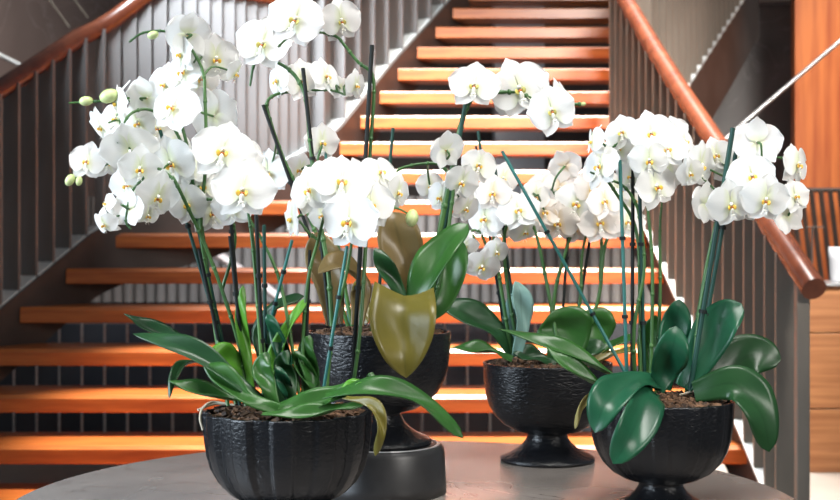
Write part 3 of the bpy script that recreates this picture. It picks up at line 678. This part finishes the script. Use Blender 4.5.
# ---- farthest bowl
orchid('white orchid in the farthest bowl with small half-open flowers hanging low', (512, 358), 2.56,
    [[(512, 358), (503, 300), (496, 255), (494, 225), (505, 205), (520, 202), (538, 195)], [(520, 358), (508, 290), (504, 240), (512, 215), (522, 205)],
     {'p': [(497, 262), (488, 250), (480, 232), (470, 232), (478, 245), (470, 256)], 'r': 1.4},
     [(560, 356, -.02), (548, 290), (540, 250), (533, 225), (526, 218)]],
    [(518, 210, 50, 5, 10, -.05), (493, 193, 44, -10, 15, -.02, 'c'), (485, 218, 48, -20, -15, -.01), (466, 245, 32, -30, -20, -.02, 'y', 6), (456, 263, 34, -70, -10, -.03, 'y', 6),
     (482, 266, 42, -15, -15, -.03), (497, 252, 32, 25, -25, -.02, 'y', 6), (525, 231, 42, 10, -30, .0), (536, 196, 40, 20, 10, .02), (503, 178, 38, 0, 15, .04), (478, 200, 40, -20, 10, .05), (505, 225, 40, 5, -10, .05), (545, 212, 40, -10, 0, .05, 'c')],
    [([(515, 356), (496, 332), (468, 315), (437, 304)], 2.56, 32, 'd', (.2, -.8, .8)), ([(512, 360), (486, 350), (452, 348)], 2.52, 17, 'g', UPF), ([(516, 356), (522, 325), (521, 300), (515, 281)], 2.54, 21, 'p', (.4, -1, .1)),
     ([(518, 356), (512, 335), (510, 310), (514, 292)], 2.58, 14, 'p', (-.6, -1, .1))],
    [((478, 131, .02), (510, 356, .03), 'g', 1.8), ((494, 158, .04), (520, 356, .03), 'g', 1.7), ((502, 151, -.12), (632, 385, -.16), 't', 1.9), ((476, 146, .06), (508, 356, .05), 'k', 1.5)], [(528, 222, 5, 0)], rng=20, fs=0.84, wild=1.8)
orchid('blush white orchid in the farthest bowl massed before the orange treads', (560, 358), 2.62,
    [[(556, 358), (554, 300), (566, 250), (575, 225), (580, 205)], [(568, 358), (580, 300), (582, 255), (590, 220)], [(578, 356), (598, 300), (604, 250), (612, 225), (606, 205)],
     {'p': [(600, 280), (600, 225), (580, 215), (562, 205), (552, 190)], 'r': 1.5}],
    [(561, 188, 48, -15, 10, .02, 'c'), (565, 166, 40, 170, 20, .0, 'c'), (577, 203, 52, -25, 10, -.02, 'y'), (592, 188, 48, 0, 5, -.03, 'c'), (605, 201, 48, 5, 5, -.05, 'c'), (558, 222, 50, -10, -5, -.02, 'c'),
     (600, 222, 52, 5, -5, -.05, 'c'), (585, 214, 42, -10, 0, .02, 'c'), (628, 222, 46, 15, 0, .0), (541, 188, 42, -10, 10, .03, 'c'), (575, 228, 42, 0, -15, .02, 'c'), (618, 190, 46, 15, 10, .02), (632, 200, 44, 15, 5, .05)],
    [([(560, 364), (566, 340), (562, 322), (556, 309)], 2.55, 58, 'g', CAMF, .10, .5), ([(575, 358), (590, 335), (592, 320), (588, 309)], 2.62, 46, 'g', CAMF, .1, .5), ([(565, 362), (600, 352), (636, 335)], 2.58, 20, 'g', UPF),
     ([(570, 364), (602, 358), (636, 348)], 2.55, 16, 'o', UPF), ([(556, 366), (534, 356), (512, 352)], 2.54, 18, 'd', (0, -.8, .8)), ([(560, 366), (580, 352), (606, 345)], 2.57, 24, 'd', (0, -.9, .6))],
    [((570, 205, .02), (560, 356, .02), 'k', 1.7), ((592, 225, .02), (572, 356, .02), 'k', 1.7)], [], rng=21, fs=0.82, wild=1.8)
# ---- front right bowl
orchid('white orchid in the front right bowl massed against the taupe slats', (646, 394), 2.12,
    [[(636, 396), (634, 330), (644, 270), (640, 220), (634, 200), (622, 185), (604, 178), (590, 172)], [(650, 394), (652, 320), (652, 260), (647, 205), (640, 180), (648, 165)],
     [(640, 394), (640, 300, .02), (636, 230, .03), (614, 190, .02), (598, 165, .02), (610, 150, .02), (622, 140, .02)], [(656, 394, .03), (660, 300, .03), (660, 230, .03), (662, 200, .03)]],
    [(651, 133, 50, 2, 5, -.01), (667, 149, 46, 10, 5, -.02), (649, 160, 50, -12, 0, -.04), (656, 186, 54, 15, -10, -.03), (622, 132, 40, -30, 20, .02), (592, 141, 38, -75, 10, 0, 'y', 5),
     (600, 166, 54, -50, 25, .0), (620, 148, 38, -20, 15, .03), (684, 141, 42, 30, 10, .02), (632, 176, 44, -15, -5, .03), (668, 172, 44, 20, 0, .04), (638, 146, 40, -5, 10, .04), (628, 160, 40, -10, 0, .06), (675, 130, 34, 20, 10, .05)],
    [([(662, 384), (634, 382, -.06), (608, 400, -.11), (595, 433, -.12)], 2.10, 36, 't', (-.25, -1, .75), .16), ([(652, 390), (648, 402, -.07), (632, 432, -.12), (613, 464, -.13)], 2.08, 38, 't', (.25, -1, .4), .16),
     ([(656, 390), (664, 372), (672, 350, -.03), (676, 326, -.03)], 2.08, 34, 't', CAMF, .14), ([(664, 390), (668, 350), (676, 322), (679, 299)], 2.14, 30, 't', CAMF, .14),
     ([(640, 392), (612, 376, -.03), (560, 348, -.03), (498, 329, .0)], 2.10, 19, 'g', UPF), ([(640, 394), (606, 388, -.02), (570, 366, -.02), (545, 345, 0)], 2.07, 17, 'g', UPF),
     ([(646, 392), (648, 350, .04), (656, 315, .04)], 2.14, 26, 'g', CAMF), ([(622, 398, -.06), (598, 394, -.08), (582, 405, -.09), (575, 429, -.09)], 2.12, 8, 'y', (.3, -1, .3))],
    [((620, 160, .01), (627, 384, .0), 't', 2.2), ((633, 166, .03), (632, 390, .02), 'k', 2.2), ((639, 165, .01), (645, 390, .02), 'g', 2.2)], [], rng=22, fs=0.86, wild=1.5)
orchid('white orchid in the front right bowl, rightmost of all, beside the sloping handrail', (690, 394), 2.10,
    [[(690, 394), (700, 310), (710, 260), (717, 225), (722, 200), (733, 194), (745, 192), (768, 205), (780, 208)], [(686, 394, .02), (704, 280, .02), (718, 215, .02), (726, 180, .02), (740, 168, .01), (765, 158, 0), (782, 158), (795, 160)]],
    [(700, 165, 54, 30, 0, .0), (690, 173, 34, 20, -15, -.02), (706, 204, 48, -150, -5, .0), (731, 204, 50, 5, -10, -.04), (752, 176, 56, -5, 0, -.03), (757, 143, 54, 165, 0, .0), (766, 199, 52, 8, -5, -.05),
     (797, 164, 48, 50, 5, -.01, 'y', 3), (795, 196, 38, 30, 5, -.02), (787, 216, 46, -160, -10, -.03), (732, 166, 44, -10, 10, .05), (745, 205, 40, 5, -10, .03), (716, 155, 40, 10, 10, .04)],
    [([(684, 388), (702, 356), (722, 322), (742, 304)], 2.10, 44, 't', (-.45, -1, .5), .14), ([(694, 392, .02), (722, 370, .03), (752, 355, .03), (781, 360, .03)], 2.10, 46, 'd', (-.2, -1, .35), .10), ([(694, 392), (734, 384, -.02), (758, 408, -.04), (769, 452, -.04)], 2.08, 46, 'd', (.35, -1, .3), .10)],
    [((733, 128, .0), (690, 390, .0), 'g', 3.0), ((738, 140, .03), (694, 390, .03), 'g', 2.6)], [], [[(680, 395), (700, 390, -.02), (716, 396, -.03), (722, 401, -.02)]], rng=23, fs=0.9, wild=1.3)
